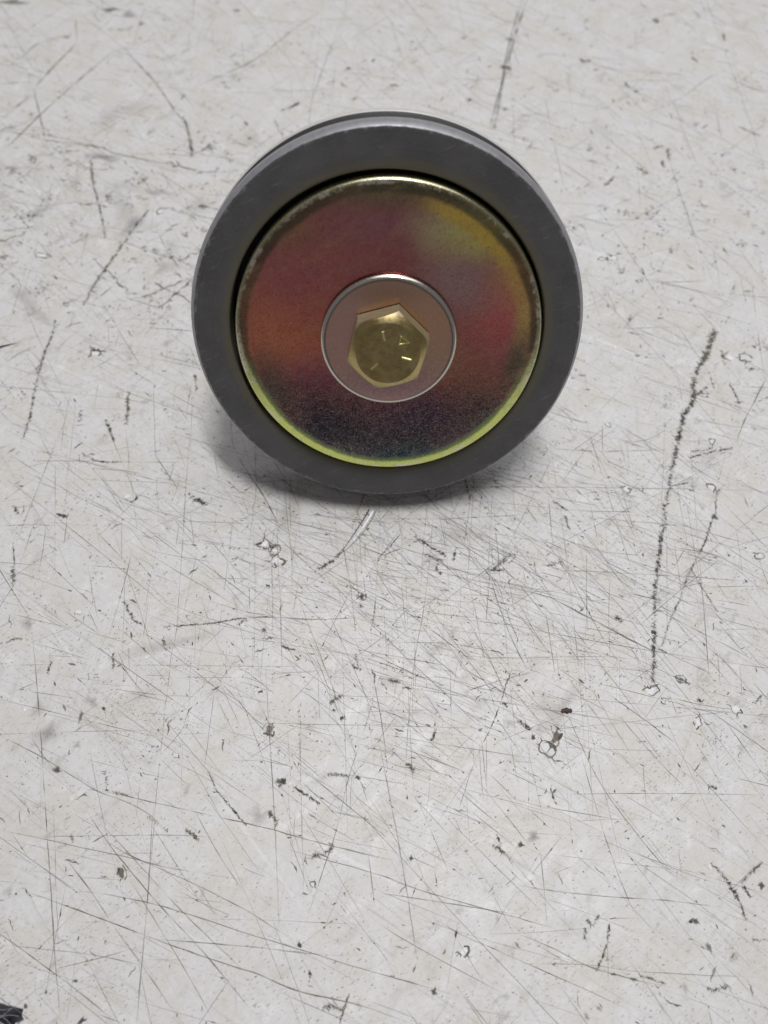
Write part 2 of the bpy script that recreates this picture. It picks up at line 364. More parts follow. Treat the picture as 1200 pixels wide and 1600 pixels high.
# torn grooves
gouge(6.8, .88, [(1117, 516), (1112, 532), (1101, 558), (1090, 578), (1082, 602), (1085, 619), (1077, 637), (1067, 651), (1064, 672), (1057, 698), (1053, 721), (1045, 756), (1040, 794)])
gouge(6.0, .9, [(1040, 788), (1037, 824), (1032, 847), (1028, 891), (1023, 926), (1022, 955), (1022, 978), (1022, 1013), (1020, 1042), (1020, 1066)])
gouge(7.5, .6, [(1112, 522), (1106, 545), (1098, 565)], BROWN, 1.3)
gouge(3.6, .6, [(1135, 755), (1120, 770), (1118, 800), (1110, 820), (1100, 850), (1075, 900), (1065, 930), (1045, 975), (1035, 1010)], lin((96, 92, 86)), .8)
for x0, y0, x1, y1, w in ((1107, 605, 1085, 620, 5), (1110, 588, 1116, 606, 3), (1075, 716, 1145, 700, 4), (1080, 706, 1115, 698, 3), (1050, 760, 1075, 754, 2.4), (1080, 890, 1122, 957, 3),
    (1140, 600, 1155, 632, 4), (1128, 548, 1134, 570, 4), (1165, 575, 1185, 578, 5), (1055, 1058, 1078, 1068, 6), (1088, 1092, 1098, 1096, 5), (960, 965, 973, 972, 6), (1020, 1013, 1042, 1019, 4),
    (150, 440, 205, 362, 5), (205, 362, 232, 328, 4), (130, 478, 150, 440, 4), (141, 250, 145, 285, 4), (145, 285, 165, 372, 3.5), (286, 182, 296, 215, 4), (296, 215, 300, 246, 5),
    (440, 172, 468, 160, 4.5), (1020, 232, 1036, 228, 4), (1043, 232, 1046, 250, 5), (1034, 250, 1037, 262, 5), (994, 262, 1014, 272, 4.5), (945, 290, 960, 275, 4), (1153, 198, 1188, 213, 4),
    (905, 92, 924, 95, 5), (1024, 28, 1026, 36, 5), (1085, 18, 1094, 27, 4), (1080, 90, 1090, 96, 4), (1130, 52, 1132, 64, 4), (1000, 5, 1010, 12, 4), (140, 543, 165, 550, 5), (200, 612, 197, 662, 5.5),
    (165, 655, 178, 690, 4.5), (128, 708, 150, 720, 4), (150, 720, 190, 722, 3), (22, 790, 28, 804, 5), (203, 785, 216, 775, 4), (88, 803, 105, 809, 4), (125, 640, 127, 658, 6), (305, 585, 306, 610, 5),
    (295, 770, 305, 783, 6), (305, 780, 322, 788, 7), (252, 735, 268, 750, 4), (195, 938, 206, 966, 5), (206, 966, 222, 976, 4), (20, 850, 22, 885, 3), (22, 885, 20, 915, 5), (255, 998, 259, 1016, 5),
    (178, 1020, 177, 1046, 4), (74, 1052, 81, 1034, 4), (0, 1006, 35, 997, 4), (163, 1205, 167, 1230, 5), (325, 1205, 335, 1230, 3), (335, 1230, 385, 1290, 3.2), (160, 1233, 200, 1243, 4), (230, 1276, 262, 1300, 4),
    (110, 1305, 114, 1317, 4), (290, 1297, 310, 1312, 5), (953, 1443, 948, 1475, 4), (948, 1475, 932, 1518, 4.5), (915, 1438, 925, 1446, 6), (925, 1446, 938, 1430, 5), (915, 1450, 913, 1468, 5),
    (1110, 1350, 1135, 1375, 5), (1135, 1375, 1152, 1402, 7), (1152, 1400, 1166, 1438, 4.5), (1192, 1347, 1158, 1380, 5), (1160, 1385, 1171, 1403, 5), (1073, 1443, 1090, 1438, 5), (1105, 1227, 1119, 1233, 6),
    (995, 1158, 1010, 1159, 4), (860, 1230, 870, 1258, 3), (1000, 1525, 1042, 1538, 4), (1105, 1546, 1140, 1543, 5), (1175, 1467, 1200, 1467, 4), (727, 750, 735, 782, 4.5), (770, 748, 776, 764, 5),
    (650, 840, 672, 855, 4.5), (672, 855, 697, 869, 4.5), (660, 864, 692, 878, 5), (680, 886, 689, 898, 6), (770, 891, 800, 867, 5), (708, 876, 713, 856, 5), (760, 890, 788, 891, 4), (863, 782, 887, 798, 3.2),
    (855, 885, 880, 878, 4), (884, 806, 890, 828, 4), (602, 1061, 626, 1066, 5.5), (674, 1158, 682, 1140, 5), (808, 1125, 828, 1142, 6), (563, 950, 567, 928, 7), (553, 1018, 560, 1042, 4), (548, 1040, 566, 1046, 5),
    (515, 1100, 535, 1084, 6), (520, 1108, 524, 1114, 4), (532, 1122, 540, 1123, 4), (435, 1225, 447, 1221, 7), (458, 1230, 500, 1256, 4.5), (512, 1210, 545, 1214, 5), (420, 1268, 434, 1288, 6),
    (505, 1572, 538, 1577, 7), (546, 1553, 530, 1602, 3), (465, 1470, 470, 1480, 6), (634, 1193, 648, 1208, 6), (770, 1320, 790, 1335, 5), (776, 1305, 782, 1320, 4), (483, 1535, 485, 1515, 4), (1180, 1100, 1190, 1086, 4),
    (370, 976, 380, 968, 5), (440, 1010, 462, 1015, 4), (785, 1100, 792, 1106, 5), (800, 1046, 782, 1100, 2.4), (780, 1105, 755, 1160, 2), (760, 935, 800, 945, 2.4), (600, 868, 625, 858, 1.8), (590, 873, 625, 835, 2)):
    mx, my = (x0+x1)/2+random.uniform(-1.5, 1.5), (y0+y1)/2+random.uniform(-1.5, 1.5)
    gouge(w, random.uniform(.68, .9), [(x0, y0), (mx, my), (x1, y1)], random.choice((BLACKISH, BLACKISH, BROWN)), random.uniform(.6, 1.2))
gouge(4.6, .62, [(86, 500), (81, 524), (70, 550), (62, 577), (53, 615), (46, 653), (33, 692)], lin((84, 80, 72)), .9)
gouge(3.4, .9, [(255, 980), (275, 978), (330, 974), (378, 966), (385, 972)], BLACKISH, .5); line(2.2, .7, [(378, 967), (420, 964), (490, 968), (560, 965)], BLACKISH)
gouge(7.5, .8, [(521, 1313), (517, 1325), (507, 1333), (495, 1337), (481, 1343), (471, 1352)], BROWN, .7)
gouge(6, .55, [(592, 1060), (607, 1062), (626, 1067)], lin((70, 72, 78)), .5)
# pale sliver groove ending in a dark tail
def sliver(pts, w, tone, alpha):
    P = resample(to_bench(pts), .4); n = len(P); z = chip_m.layer; chip_m.layer = 9000+z
    chip_m.ribbon(P, w*px_size(560, 830)*np.linspace(1, .35, n), tone, alpha, .3); chip_m.layer = z+1
sliver([(582, 796), (574, 812), (560, 832), (550, 846), (538, 860)], 9.5, lin((205, 206, 210)), .9)
sliver([(577, 796), (567, 813), (554, 833), (546, 845), (536, 859)], 2.6, BLACKISH, .8)
sliver([(583, 798), (574, 814), (561, 833), (552, 845)], 4.2, lin((250, 250, 252)), 1.0)
sliver([(587, 799), (579, 815), (566, 834), (553, 848), (540, 860)], 2.0, BLACKISH, .6)
gouge(5.5, .85, [(545, 852), (530, 866), (515, 879), (492, 892)], lin((78, 75, 70)), .7)
# flakes torn out of the surface
for c in ((412, 851, 8, 8), (425, 855, 7, 6, 30, False), (429, 860, 7, 8), (433, 877, 9, 8), (853, 1168, 12, 10, 20), (868, 1152, 9, 14, 30, False), (866, 1140, 5, 6), (1018, 1079, 10, 9), (1186, 867, 10, 5), (1064, 1062, 8, 6, 30, False),
          (190, 1363, 7, 12, -30, False), (489, 1382, 5, 5), (725, 1487, 9, 8), (795, 873, 9, 5, -40), (565, 932, 7, 6, 60, False), (1112, 690, 6, 5), (1140, 558, 9, 7), (951, 664, 5, 4), (1165, 560, 12, 9), (1112, 762, 8, 6, 40), (978, 765, 7, 5),
          (1100, 618, 8, 4), (148, 552, 9, 7), (1040, 1095, 8, 4), (1150, 1108, 9, 6), (1090, 1130, 6, 9, 20), (957, 402, 9, 6), (940, 405, 7, 4), (250, 330, 8, 5), (274, 256, 6, 6), (64, 400, 12, 4), (558, 1040, 6, 4), (422, 1140, 8, 8, 20, False), (275, 1180, 5, 4)):
    chip(*c)
# smudges of dirt and ink
for x, y, rx, ry, d, a in ((20, 3, 22, 7, 0, .45), (175, 15, 16, 7, -10, .5), (200, 22, 12, 14, 40, .3), (370, 17, 7, 3, 0, .6), (145, 1095, 16, 11, 30, .22), (127, 1118, 5, 9, 20, .5), (75, 1145, 14, 22, 20, .2), (60, 1105, 9, 18, 10, .2),
    (45, 975, 16, 12, 20, .25), (90, 1204, 9, 5, 30, .7), (120, 1165, 8, 8, 0, .25), (405, 1275, 20, 14, 0, .2), (162, 1107, 3, 3, 0, .8), (835, 1307, 14, 8, -10, .35), (815, 1320, 5, 4, 0, .8), (834, 1153, 4, 6, 10, .9), (678, 1549, 7, 6, 60, .75),
    (128, 1595, 8, 5, -20, .85), (40, 1572, 4, 4, 0, .7), (118, 1533, 4, 3, 30, .6), (72, 1550, 3, 3, 0, .6), (25, 1396, 2.6, 2.6, 0, .7), (643, 1341, 4, 4, 0, .8), (559, 1215, 5, 4, 0, .8), (443, 1221, 4, 4, 0, .8), (437, 1220, 7, 5, -30, .6),
    (407, 1081, 4, 3, 0, .8), (412, 985, 5, 4, 0, .7), (1190, 1384, 7, 5, -40, .75), (1165, 1135, 5, 3, 30, .6), (1108, 1480, 5, 9, 0, .5), (1088, 1441, 5, 4, 0, .6), (917, 1590, 7, 4, 30, .4), (1117, 808, 5, 5, 30, .6), (935, 1575, 7, 3, 40, .4), (990, 1530, 8, 4, 10, .6),
    (10, 1580, 4, 4, 0, .4), (965, 965, 5, 4, 0, .6), (1130, 1290, 3, 3, 0, .5), (725, 60, 4, 3, 0, .5), (360, 252, 6, 4, 0, .3), (210, 350, 24, 10, -50, .3), (250, 300, 30, 10, 10, .18), (60, 330, 30, 12, -15, .2), (160, 245, 24, 10, 8, .35), (20, 265, 12, 9, -40, .4)):
    spot(x, y, rx, ry, d, INK if a < .4 else BLACKISH, a, .35, 11, edge=.6 if a > .4 else .92)
# black marker smear in the near left corner
for pts, w in (([(-30, 1571), (0, 1575), (20, 1580), (35, 1583)], 15), ([(-30, 1583), (0, 1588), (24, 1590), (34, 1585)], 16), ([(-30, 1595), (0, 1597), (24, 1594)], 15), ([(-30, 1610), (0, 1606), (17, 1602)], 14)):
    s = px_size(*pts[1]); P = resample(to_bench(pts), 0.6); n = len(P)
    chip_m.ribbon(P, w*s*(1+.12*wobble(n, 2)), lin((38, 37, 46)), (0.93+.08*wobble(n, 2)).clip(.6, .97), .35)
for pts in ([(-5, 1583), (8, 1592), (18, 1602)], [(0, 1590), (12, 1586), (30, 1588)], [(-5, 1577), (6, 1578), (16, 1576)]):
    P = resample(to_bench(pts), .5); chip_m.ribbon(P, .16, lin((150, 148, 155)), .6)

# everything too small to trace: scattered over the bench, thicker where the work is done
def dense(x, y):            # mm on the bench
    return 0.22 + 0.78*math.exp(-((x-12)/62)**2-((y+42)/42)**2)
X0, X1, Y0, Y1 = -150, 150, -135, 175
fam = ((-34, 9, .30), (-16, 6, .22), (-58, 8, .18), (-88, 6, .12), (-2, 4, .08), (38, 14, .10))
cnt = 0
while cnt < 3000:
    x, y = random.uniform(X0, X1), random.uniform(Y0, Y1)
    if random.random() > dense(x, y): continue
    cnt += 1
    r = random.random(); acc = 0
    for m, sd, p in fam:
        acc += p
        if r < acc: break
    ang = rad(random.gauss(m, sd)); L = min(random.lognormvariate(2.7, .8), 100)
    n = max(4, int(L/1.6)); t = np.linspace(-.5, .5, n); bend = random.gauss(0, .018)*L
    d = np.array([math.cos(ang), math.sin(ang)]); q = np.array([-d[1], d[0]])
    P = np.array([x, y])+t[:, None]*L*d+((t*t-.1)*bend*2)[:, None]*q+q*(0.05*wobble(n, 4))[:, None]
    w = random.uniform(.07, .17)*(1+.3*wobble(n, 3)).clip(.4, 2)
    a = random.uniform(.16, .66)*(.72 if y < -48 else 1.0)*(1+.55*wobble(n, 4)).clip(.03, 1.4)*np.minimum(np.linspace(0, 5, n), np.linspace(5, 0, n)).clip(.1, 1)
    tone = GREY if random.random() < .8 else BLACKISH
    if random.random() < .40: fine_m.ribbon(P+q*w.mean()*1.1, w*1.2, PALE, (a*.8).clip(0, .8))  # painted highlight running beside the scratch
    if random.random() < .07: tone = PALE
    fine_m.ribbon(P, w, tone, a.clip(0, .85))
    if random.random() < .3:                            # dirt caught where the scratch bites
        c = P[random.randrange(n)]
        fleck_m.blob(c, random.uniform(.2, .7), random.uniform(.08, .22), ang, BLACKISH, random.uniform(.5, .85), 7, .4)
for _ in range(800):
    x, y = random.gauss(14, 46), random.gauss(-36, 28)
    m, sd, p = random.choice(fam[:4]+fam[:2]); ang = rad(random.gauss(m, sd)); L = random.lognormvariate(2.4, .6); n = max(4, int(L/1.2)); t = np.linspace(-.5, .5, n)
    d = np.array([math.cos(ang), math.sin(ang)]); q = np.array([-d[1], d[0]])
    P = np.array([x, y])+t[:, None]*L*d+q*(random.gauss(0, .02)*L*(t*t))[:, None]+q*(.03*wobble(n, 2))[:, None]
    fine_m.ribbon(P, random.uniform(.055, .12)*(1+.4*wobble(n, 2)).clip(.3, 2), random.choice((BLACKISH, BLACKISH, GREY)), (random.uniform(.22, .75)*(1+.5*wobble(n, 3))).clip(.03, .9)*np.minimum(np.linspace(0, 4, n), np.linspace(4, 0, n)).clip(.1, 1))
for _ in range(900):                                    # crumbs of brown dirt among them
    x, y = random.gauss(14, 45), random.gauss(-30, 28)
    fleck_m.blob((x, y), random.uniform(.12, .45), random.uniform(.06, .18), rad(random.gauss(-10, 50)), random.choice((BLACKISH, BROWN)), random.uniform(.5, .9), 7, .45)
for _ in range(15000):
    x, y = random.uniform(X0, X1), random.uniform(Y0, Y1)
    big = random.random()
    if big < .93: rx, ry, a = random.uniform(.06, .26), random.uniform(.04, .10), random.uniform(.35, .8)
    elif big < .987: rx, ry, a = random.uniform(.2, .6), random.uniform(.07, .2), random.uniform(.4, .8)
    else: rx, ry, a = random.uniform(.8, 2.2), random.uniform(.3, .9), random.uniform(.06, .2)
    fleck_m.blob((x, y), rx, ry, rad(random.gauss(20, 50)), random.choice((BLACKISH, BLACKISH, BROWN, GREY)), a, 7, .4, .35 if big < .987 else .9)
for _ in range(700):
    x, y = random.uniform(X0, X1), random.uniform(Y0, Y1); ang = rad(random.gauss(-10, 60)); L = random.uniform(.8, 3.4)
    n = max(4, int(L/.3)); d = np.array([math.cos(ang), math.sin(ang)]); q = np.array([-d[1], d[0]]); t = np.linspace(-.5, .5, n)
    P = np.array([x, y])+t[:, None]*L*d+q*(0.14*wobble(n, 2))[:, None]
    fleck_m.ribbon(P, random.uniform(.14, .42)*(1+.5*wobble(n, 1.5)).clip(.2, 2)*np.minimum(np.linspace(0, 3, n), np.linspace(3, 0, n)).clip(.15, 1), random.choice((BLACKISH, BROWN)), random.uniform(.35, .85), .4)
for _ in range(260):
    x, y = random.uniform(X0, X1), random.uniform(Y0, Y1)
    fleck_m.blob((x, y), random.uniform(.25, .9), random.uniform(.2, .5), random.uniform(0, 3), PALE, random.uniform(.25, .8), 8, .3)
def cluster(x, y, n, sp, size, alpha, tone):
    for _ in range(n):
        c = (x+random.gauss(0, sp), y+random.gauss(0, sp*.8))
        fleck_m.blob(c, size*random.uniform(.4, 1.6), size*random.uniform(.2, .7), rad(random.gauss(30, 45)), tone, alpha*random.uniform(.4, 1.2), 8, .45, .6)
for k in range(560):
    if k < 380: p = bench(random.uniform(-20, 640), random.gauss(330, 120))
    else: p = bench(random.uniform(700, 1230), random.gauss(330, 190))
    if p[1] < 0 or p[1] > 170: continue
    cluster(p[0], p[1], random.randint(3, 9), random.uniform(.5, 2.0), random.uniform(.3, .75), random.uniform(.3, .6), random.choice((BLACKISH, BROWN, BROWN)))
for _ in range(46):                                     # soft brownish films of grime
    p = bench(random.uniform(-20, 420), random.gauss(330, 90)) if _ < 26 else (random.uniform(-100, 100), random.uniform(-80, 120))
    fleck_m.blob(p, random.uniform(3, 11), random.uniform(1.5, 5), rad(random.gauss(25, 40)), lin((128, 118, 102)), random.uniform(.06, .20), 12, .3, .95)
for k in range(170):
    p = (random.uniform(-95, 95), random.uniform(-85, 20))
    cluster(p[0], p[1], random.randint(4, 12), random.uniform(.4, 1.6), random.uniform(.10, .24), random.uniform(.5, .85), BLACKISH)
for k in range(60):
    p = bench(random.uniform(-10, 560), random.uniform(190, 470)); an = random.uniform(-1.2, 1.0); L = random.uniform(5, 20); n = int(L/.5)
    t = np.linspace(-.5, .5, n); d = np.array([math.cos(an), math.sin(an)]); q = np.array([-d[1], d[0]])
    fleck_m.ribbon(p+t[:, None]*L*d+q*(.3*wobble(n, 3))[:, None], random.uniform(.3, .6)*(1+.5*wobble(n, 2)).clip(.2, 2), BROWN, (random.uniform(.2, .5)*(1+.5*wobble(n, 2))).clip(.03, .7), .7)
fine_m.build('fine_scratches'); fleck_m.build('dirt_flecks'); gouge_m.build('torn_grooves'); chip_m.build('torn_flakes')

# ------------------------------------------------------------------ pulley
pulley = bpy.data.objects.new('idler_pulley', None); col.objects.link(pulley)
pulley.empty_display_size = 0.02
ca, sa = math.cos(AXIS_EL), math.sin(AXIS_EL)
# local x = right, local z = axis towards the camera and up, local y = up along the face
R3 = Matrix(((1, 0, 0), (0, sa, -ca), (0, ca, sa))).to_4x4()
FACE = Matrix.Translation(PULLEY*MM) @ R3
base = Vector((0, (PULLEY.y + WIDTH*ca - R_OUT*sa), 0))*MM           # where the rear flange meets the bench
pulley.location = base
TO_LOCAL = Matrix.Translation(-base) @ FACE                          # pulley-axis frame in the Empty's frame
pulley['label'] = 'dark grey grooved idler pulley with iridescent zinc-plated shield and gold hex bolt'
pulley['category'] = 'pulley'
def part(name, geo, mat, parent=None, sharp=35, off=(0, 0, 0), label=None):
    o = make_obj(name, *geo, mat, parent or pulley, True, sharp)
    if parent is None: o.matrix_local = TO_LOCAL @ Matrix.Translation(Vector(off)*MM)
    else: o.matrix_local = Matrix.Translation(Vector(off)*MM)
    if label: o['label'] = label
    return o

def rim_material():
    g = N('phosphated_steel'); P = g.obj()
    n1 = g.noise(P, 110, 4, 0.6); n2 = g.noise(P, 1400, 3, 0.6)
    c = g.mix(g.ramp(n1, .3, .7), lin((77, 76, 77)), lin((87, 86, 86)))
    c = g.mix(g.ramp(n2, .55, .75, 0, .35), c, lin((106, 106, 108)))
    c = g.mix(g.ramp(g.noise(P, 2600, 2, .5), .70, .78, 0, .5), c, lin((150, 146, 138)))
    f2 = g.node('ShaderNodeVectorMath', operation='MULTIPLY'); g.link(P, f2.inputs[0]); f2.inputs[1].default_value = (1, 1, 0)
    rl = g.node('ShaderNodeVectorMath', operation='LENGTH'); g.link(f2.outputs[0], rl.inputs[0])
    tw = g.node('ShaderNodeTexNoise', noise_dimensions='1D'); g.link(rl.outputs['Value'], tw.inputs['W']); tw.inputs['Scale'].default_value = 5200; tw.inputs['Detail'].default_value = 2
    c = g.mix(g.ramp(tw.outputs[0], .45, .75, 0, .22), c, lin((104, 103, 105)))
    c = g.mix(g.ramp(g.noise(g.streak(P, .4, .12), 1500, 3, .6), .60, .74, 0, .45), c, lin((124, 121, 117)))
    c = g.mix(g.ramp(g.math('ADD', rl.outputs['Value'], g.math('MULTIPLY', n1, .003)), .0362, .0343, 0, .5), c, lin((98, 95, 72)))  # olive tint near the bore paints in the shield's reflection
    # the turned outer land is bare and scuffed, its front corner nicked
    ro = g.math('ADD', rl.outputs['Value'], g.math('MULTIPLY', g.math('SUBTRACT', g.noise(P, 420, 3, .7), .5), .0006))
    sz = g.node('ShaderNodeSeparateXYZ'); g.link(P, sz.inputs[0])
    land = g.math('MULTIPLY', g.ramp(ro, .03915, .03935), g.ramp(sz.outputs[2], -.0046, -.0043))
    bare = g.mix(g.noise(g.mapping(P, scale=(1, 1, .2)), 700, 4, .7), lin((128, 128, 134)), lin((168, 168, 172)))
    nick = g.math('MULTIPLY', g.math('MULTIPLY', g.ramp(rl.outputs['Value'], .0386, .03895), g.ramp(rl.outputs['Value'], .0394, .0391)), g.ramp(g.noise(P, 620, 4, .75), .50, .66, 0, .55))
    c = g.mix(nick, c, lin((150, 149, 147)))
    c = g.mix(land, c, bare)
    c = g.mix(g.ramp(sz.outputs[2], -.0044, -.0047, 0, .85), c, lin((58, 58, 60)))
    r = g.ramp(n1, .3, .7, .42, .54)
    g.bsdf(c, r, g.math('MULTIPLY_ADD', land, .25, .25), g.bump(n2, .25, .00008), spec=.4)
    return g.m
def bright_steel():
    g = N('machined_steel'); P = g.obj()
    n = g.noise(P, 900, 3, .6)
    g.bsdf(g.mix(n, lin((165, 165, 165)), lin((200, 199, 196))), g.ramp(n, .3, .7, .28, .42), 1.0)
    return g.m
RIM = rim_material(); STEEL = bright_steel()
prof = [(33.0, -0.0)]
prof = arc(32.55, -0.5, 0.5, 180, 90, 6)                              # rounded mouth of the recess
prof += [(36, 0.0), (38.85, 0.0)] + arc(39.0, -0.55, 0.55, 80, 35, 3) + [(40.05, -1.15), (40.1, -1.5)]
prof += [(40.1, -3.9), (39.95, -4.25), (39.6, -4.45), (34.2, -6.2), (33.8, -6.8), (33.8, -7.6), (34.2, -8.2), (39.6, -9.95), (40.05, -10.2), (40.1, -10.5)]
prof += [(40.1, -12.5), (39.6, -13.0), (30, -13.0), (30, -11), (12, -11), (12, -9), (32.05, -9)]
rim = part('pulley_rim', lathe(prof, 256, True), RIM, sharp=28)
# the rolling lip of the rear flange is worn bright
g = N('worn_edge'); g.bsdf(g.mix(g.noise(g.obj(), 500, 3, .6), lin((190, 189, 186)), lin((225, 224, 220))), .4, .3); LIP = g.m
lip = part('worn_lip', lathe([(39.95, -10.16), (40.26, -10.3), (40.32, -11.3), (40.28, -12.4), (40.1, -12.8), (39.7, -12.6), (39.7, -10.6)], 256, True), LIP, rim, label='bright worn edge of the rear flange')

# zinc shield
def film_material(name, blobs, base, edge_r, rough, Rd, scale_bump=.00003):
    """plating film: plating colour patches with painted reflections, in units of the disc radius"""
    g = N(name); P = g.obj()
    U = g.mapping(P, scale=(1/(Rd*MM),)*3)
    wn = g.noise(U, 1.7, 2, .5, 0, True)
    wv = g.node('ShaderNodeVectorMath', operation='MULTIPLY_ADD'); g.link(wn, wv.inputs[0]); wv.inputs[1].default_value = (.30, .30, 0)
    g.link(U, wv.inputs[2]); sh = g.node('ShaderNodeVectorMath', operation='SUBTRACT'); g.link(wv.outputs[0], sh.inputs[0]); sh.inputs[1].default_value = (.15, .15, 0)
    flat = g.node('ShaderNodeVectorMath', operation='MULTIPLY'); g.link(sh.outputs[0], flat.inputs[0]); flat.inputs[1].default_value = (1, 1, 0)
    Wp = flat.outputs[0]
    c = base
    for (u, v, rx, ry, colr, amt) in blobs:
        mp = g.mapping(Wp, loc=(-u/rx, -v/ry, 0), scale=(1/rx, 1/ry, 0))
        ln = g.node('ShaderNodeVectorMath', operation='LENGTH'); g.link(mp, ln.inputs[0])
        c = g.mix(g.ramp(ln.outputs['Value'], 1.2, .05, 0, amt), c, colr)
    f2 = g.node('ShaderNodeVectorMath', operation='MULTIPLY'); g.link(U, f2.inputs[0]); f2.inputs[1].default_value = (1, 1, 0)
    rl = g.node('ShaderNodeVectorMath', operation='LENGTH'); g.link(f2.outputs[0], rl.inputs[0])
    return g, U, c, rl.outputs['Value']
def K(rgb, k=4.7):
    return tuple(min(.95, v*k) for v in lin(rgb))
blobs = [
    (-.70, .10, .45, .50, K((118, 70, 50)), .9), (-.50, .42, .5, .4, K((98, 54, 60)), .7), (-.2, .55, .45, .3, K((100, 60, 52)), .6), (0, .72, .5, .25, K((88, 58, 66)), .7),
    (.05, .42, .35, .30, K((92, 50, 54)), .7), (-.40, .1, .35, .3, K((108, 58, 46)), .6), (.76, .2, .38, .36, K((116, 60, 60)), .9), (.45, .42, .34, .30, K((98, 82, 80)), .8),
    (.42, .72, .34, .24, K((114, 110, 80)), .9), (.60, .68, .26, .22, K((160, 122, 58)), .8), (.82, .45, .2, .3, K((120, 96, 62)), .6), (.92, .15, .12, .4, K((112, 94, 66)), .8),
    (.55, -.30, .5, .22, K((88, 58, 46)), .75), (-.5, -.28, .6, .2, K((84, 46, 56)), .7), (-.45, -.62, .6, .40, K((32, 27, 34)), 1.0), (.25, -.58, .6, .30, K((46, 32, 44)), .95), (.1, -.88, .95, .36, K((24, 34, 38)), 1.0),  # dark lower film colour, deepened to paint in a dark reflection
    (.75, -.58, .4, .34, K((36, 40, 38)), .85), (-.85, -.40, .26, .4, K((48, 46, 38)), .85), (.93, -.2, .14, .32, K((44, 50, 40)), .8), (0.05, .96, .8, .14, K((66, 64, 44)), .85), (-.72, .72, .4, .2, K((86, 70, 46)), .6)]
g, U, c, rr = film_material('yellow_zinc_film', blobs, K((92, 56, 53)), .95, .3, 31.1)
P = g.obj()
grain = g.noise(P, 2400, 3, .65); gr2 = g.noise(P, 700, 4, .6)
c = g.mix(g.ramp(gr2, .38, .7, 0, .10), c, K((120, 104, 84)))
sp = g.node('ShaderNodeSeparateXYZ'); g.link(U, sp.inputs[0])
rw = g.math('ADD', rr, g.math('MULTIPLY', g.math('SUBTRACT', g.noise(U, 5, 3, .6), .5), .05))
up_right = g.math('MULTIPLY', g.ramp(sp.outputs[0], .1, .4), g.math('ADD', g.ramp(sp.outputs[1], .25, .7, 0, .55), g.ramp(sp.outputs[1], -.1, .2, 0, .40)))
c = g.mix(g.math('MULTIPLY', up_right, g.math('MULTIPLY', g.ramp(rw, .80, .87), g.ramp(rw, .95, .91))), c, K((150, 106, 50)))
c = g.mix(g.math('MULTIPLY', g.ramp(rw, .90, .935), .8), c, K((40, 40, 30)))  # dark band paints the dim room reflected in the sloped edge
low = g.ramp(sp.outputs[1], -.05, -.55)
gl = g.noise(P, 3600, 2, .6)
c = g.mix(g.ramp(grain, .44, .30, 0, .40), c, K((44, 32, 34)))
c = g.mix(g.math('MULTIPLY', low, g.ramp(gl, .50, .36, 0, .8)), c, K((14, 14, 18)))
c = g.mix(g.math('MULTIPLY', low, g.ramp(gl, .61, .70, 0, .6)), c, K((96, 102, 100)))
br = g.noise(g.streak(U, .5, .25), 9, 4, .65)
c = g.mix(g.math('MULTIPLY', g.ramp(low, 1, 0), g.ramp(br, .48, .76, 0, .38)), c, K((106, 80, 60)))
c = g.mix(g.ramp(grain, .66, .80, 0, .55), c, K((165, 150, 130)))
edge = g.mix(g.ramp(sp.outputs[1], .05, -.65), (.46, .43, .26), (.74, .80, .24))  # lime towards the bottom: the bench's reflection put into the edge colour
edge = g.mix(g.math('MULTIPLY', g.ramp(g.noise(P, 500, 3, .6), .55, .7), .5), edge, (.40, .55, .42))
c = g.mix(g.math('MULTIPLY', low, g.ramp(rw, .88, .955, 0, .5)), c, K((86, 104, 58)))  # greenish reflected glow painted along the lower rim
er = g.math('ADD', g.math('ADD', rr, g.ramp(sp.outputs[1], .3, -.5, -.022, .018)), g.math('MULTIPLY', g.math('SUBTRACT', g.noise(P, 900, 3, .7), .5), .03))
c = g.mix(g.ramp(er, .942, .966, 0, .95), c, edge)
wear = g.math('MULTIPLY', g.math('MULTIPLY', g.ramp(rr, .955, .972), g.ramp(rr, .995, .985)), g.ramp(g.noise(P, 330, 4, .75), .48, .60, 0, .8))
c = g.mix(wear, c, (.80, .76, .62))
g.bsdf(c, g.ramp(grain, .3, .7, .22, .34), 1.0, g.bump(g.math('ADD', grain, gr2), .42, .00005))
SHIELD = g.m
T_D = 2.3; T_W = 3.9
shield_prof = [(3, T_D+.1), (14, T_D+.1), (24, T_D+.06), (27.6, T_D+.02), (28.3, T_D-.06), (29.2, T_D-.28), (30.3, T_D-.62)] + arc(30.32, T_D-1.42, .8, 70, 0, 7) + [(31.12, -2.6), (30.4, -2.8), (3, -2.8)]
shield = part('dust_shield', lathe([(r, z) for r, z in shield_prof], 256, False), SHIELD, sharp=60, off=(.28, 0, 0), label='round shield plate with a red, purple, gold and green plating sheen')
# hair scratches in the plating
hs = Marks()
hv, hf, hc = [], [], []
for i in range(7000):
    r = 30*math.sqrt(random.random()); a = random.uniform(0, 2*math.pi); x, y = r*math.cos(a), r*math.sin(a)
    if r < 14.2 or r > 29.3: continue
    if random.random() > (.8 if y < -12 else (.3 if y < -6 else .07)): continue
    L = random.uniform(.14, .42) if random.random() < .985 else random.uniform(1.5, 4); an = random.gauss(0.5, 1.1); w = random.uniform(.03, .06)
    d = Vector((math.cos(an), math.sin(an))); q = Vector((-d.y, d.x))*w; z = T_D+.14+i*.00001
    b = len(hv)
    for s1, s2 in ((-.5, -.2), (.5, -.2), (.5, .2), (-.5, .2)):
        p = Vector((x, y))+d*L*s1+q*(s2/.2)*.5; hv.append((p.x*MM, p.y*MM, z*MM))
    hf.append((b, b+1, b+2, b+3))
g = N('scratched_plating'); g.bsdf(K((98, 100, 102), 3.2), .35, 1.0); HAIR = g.m
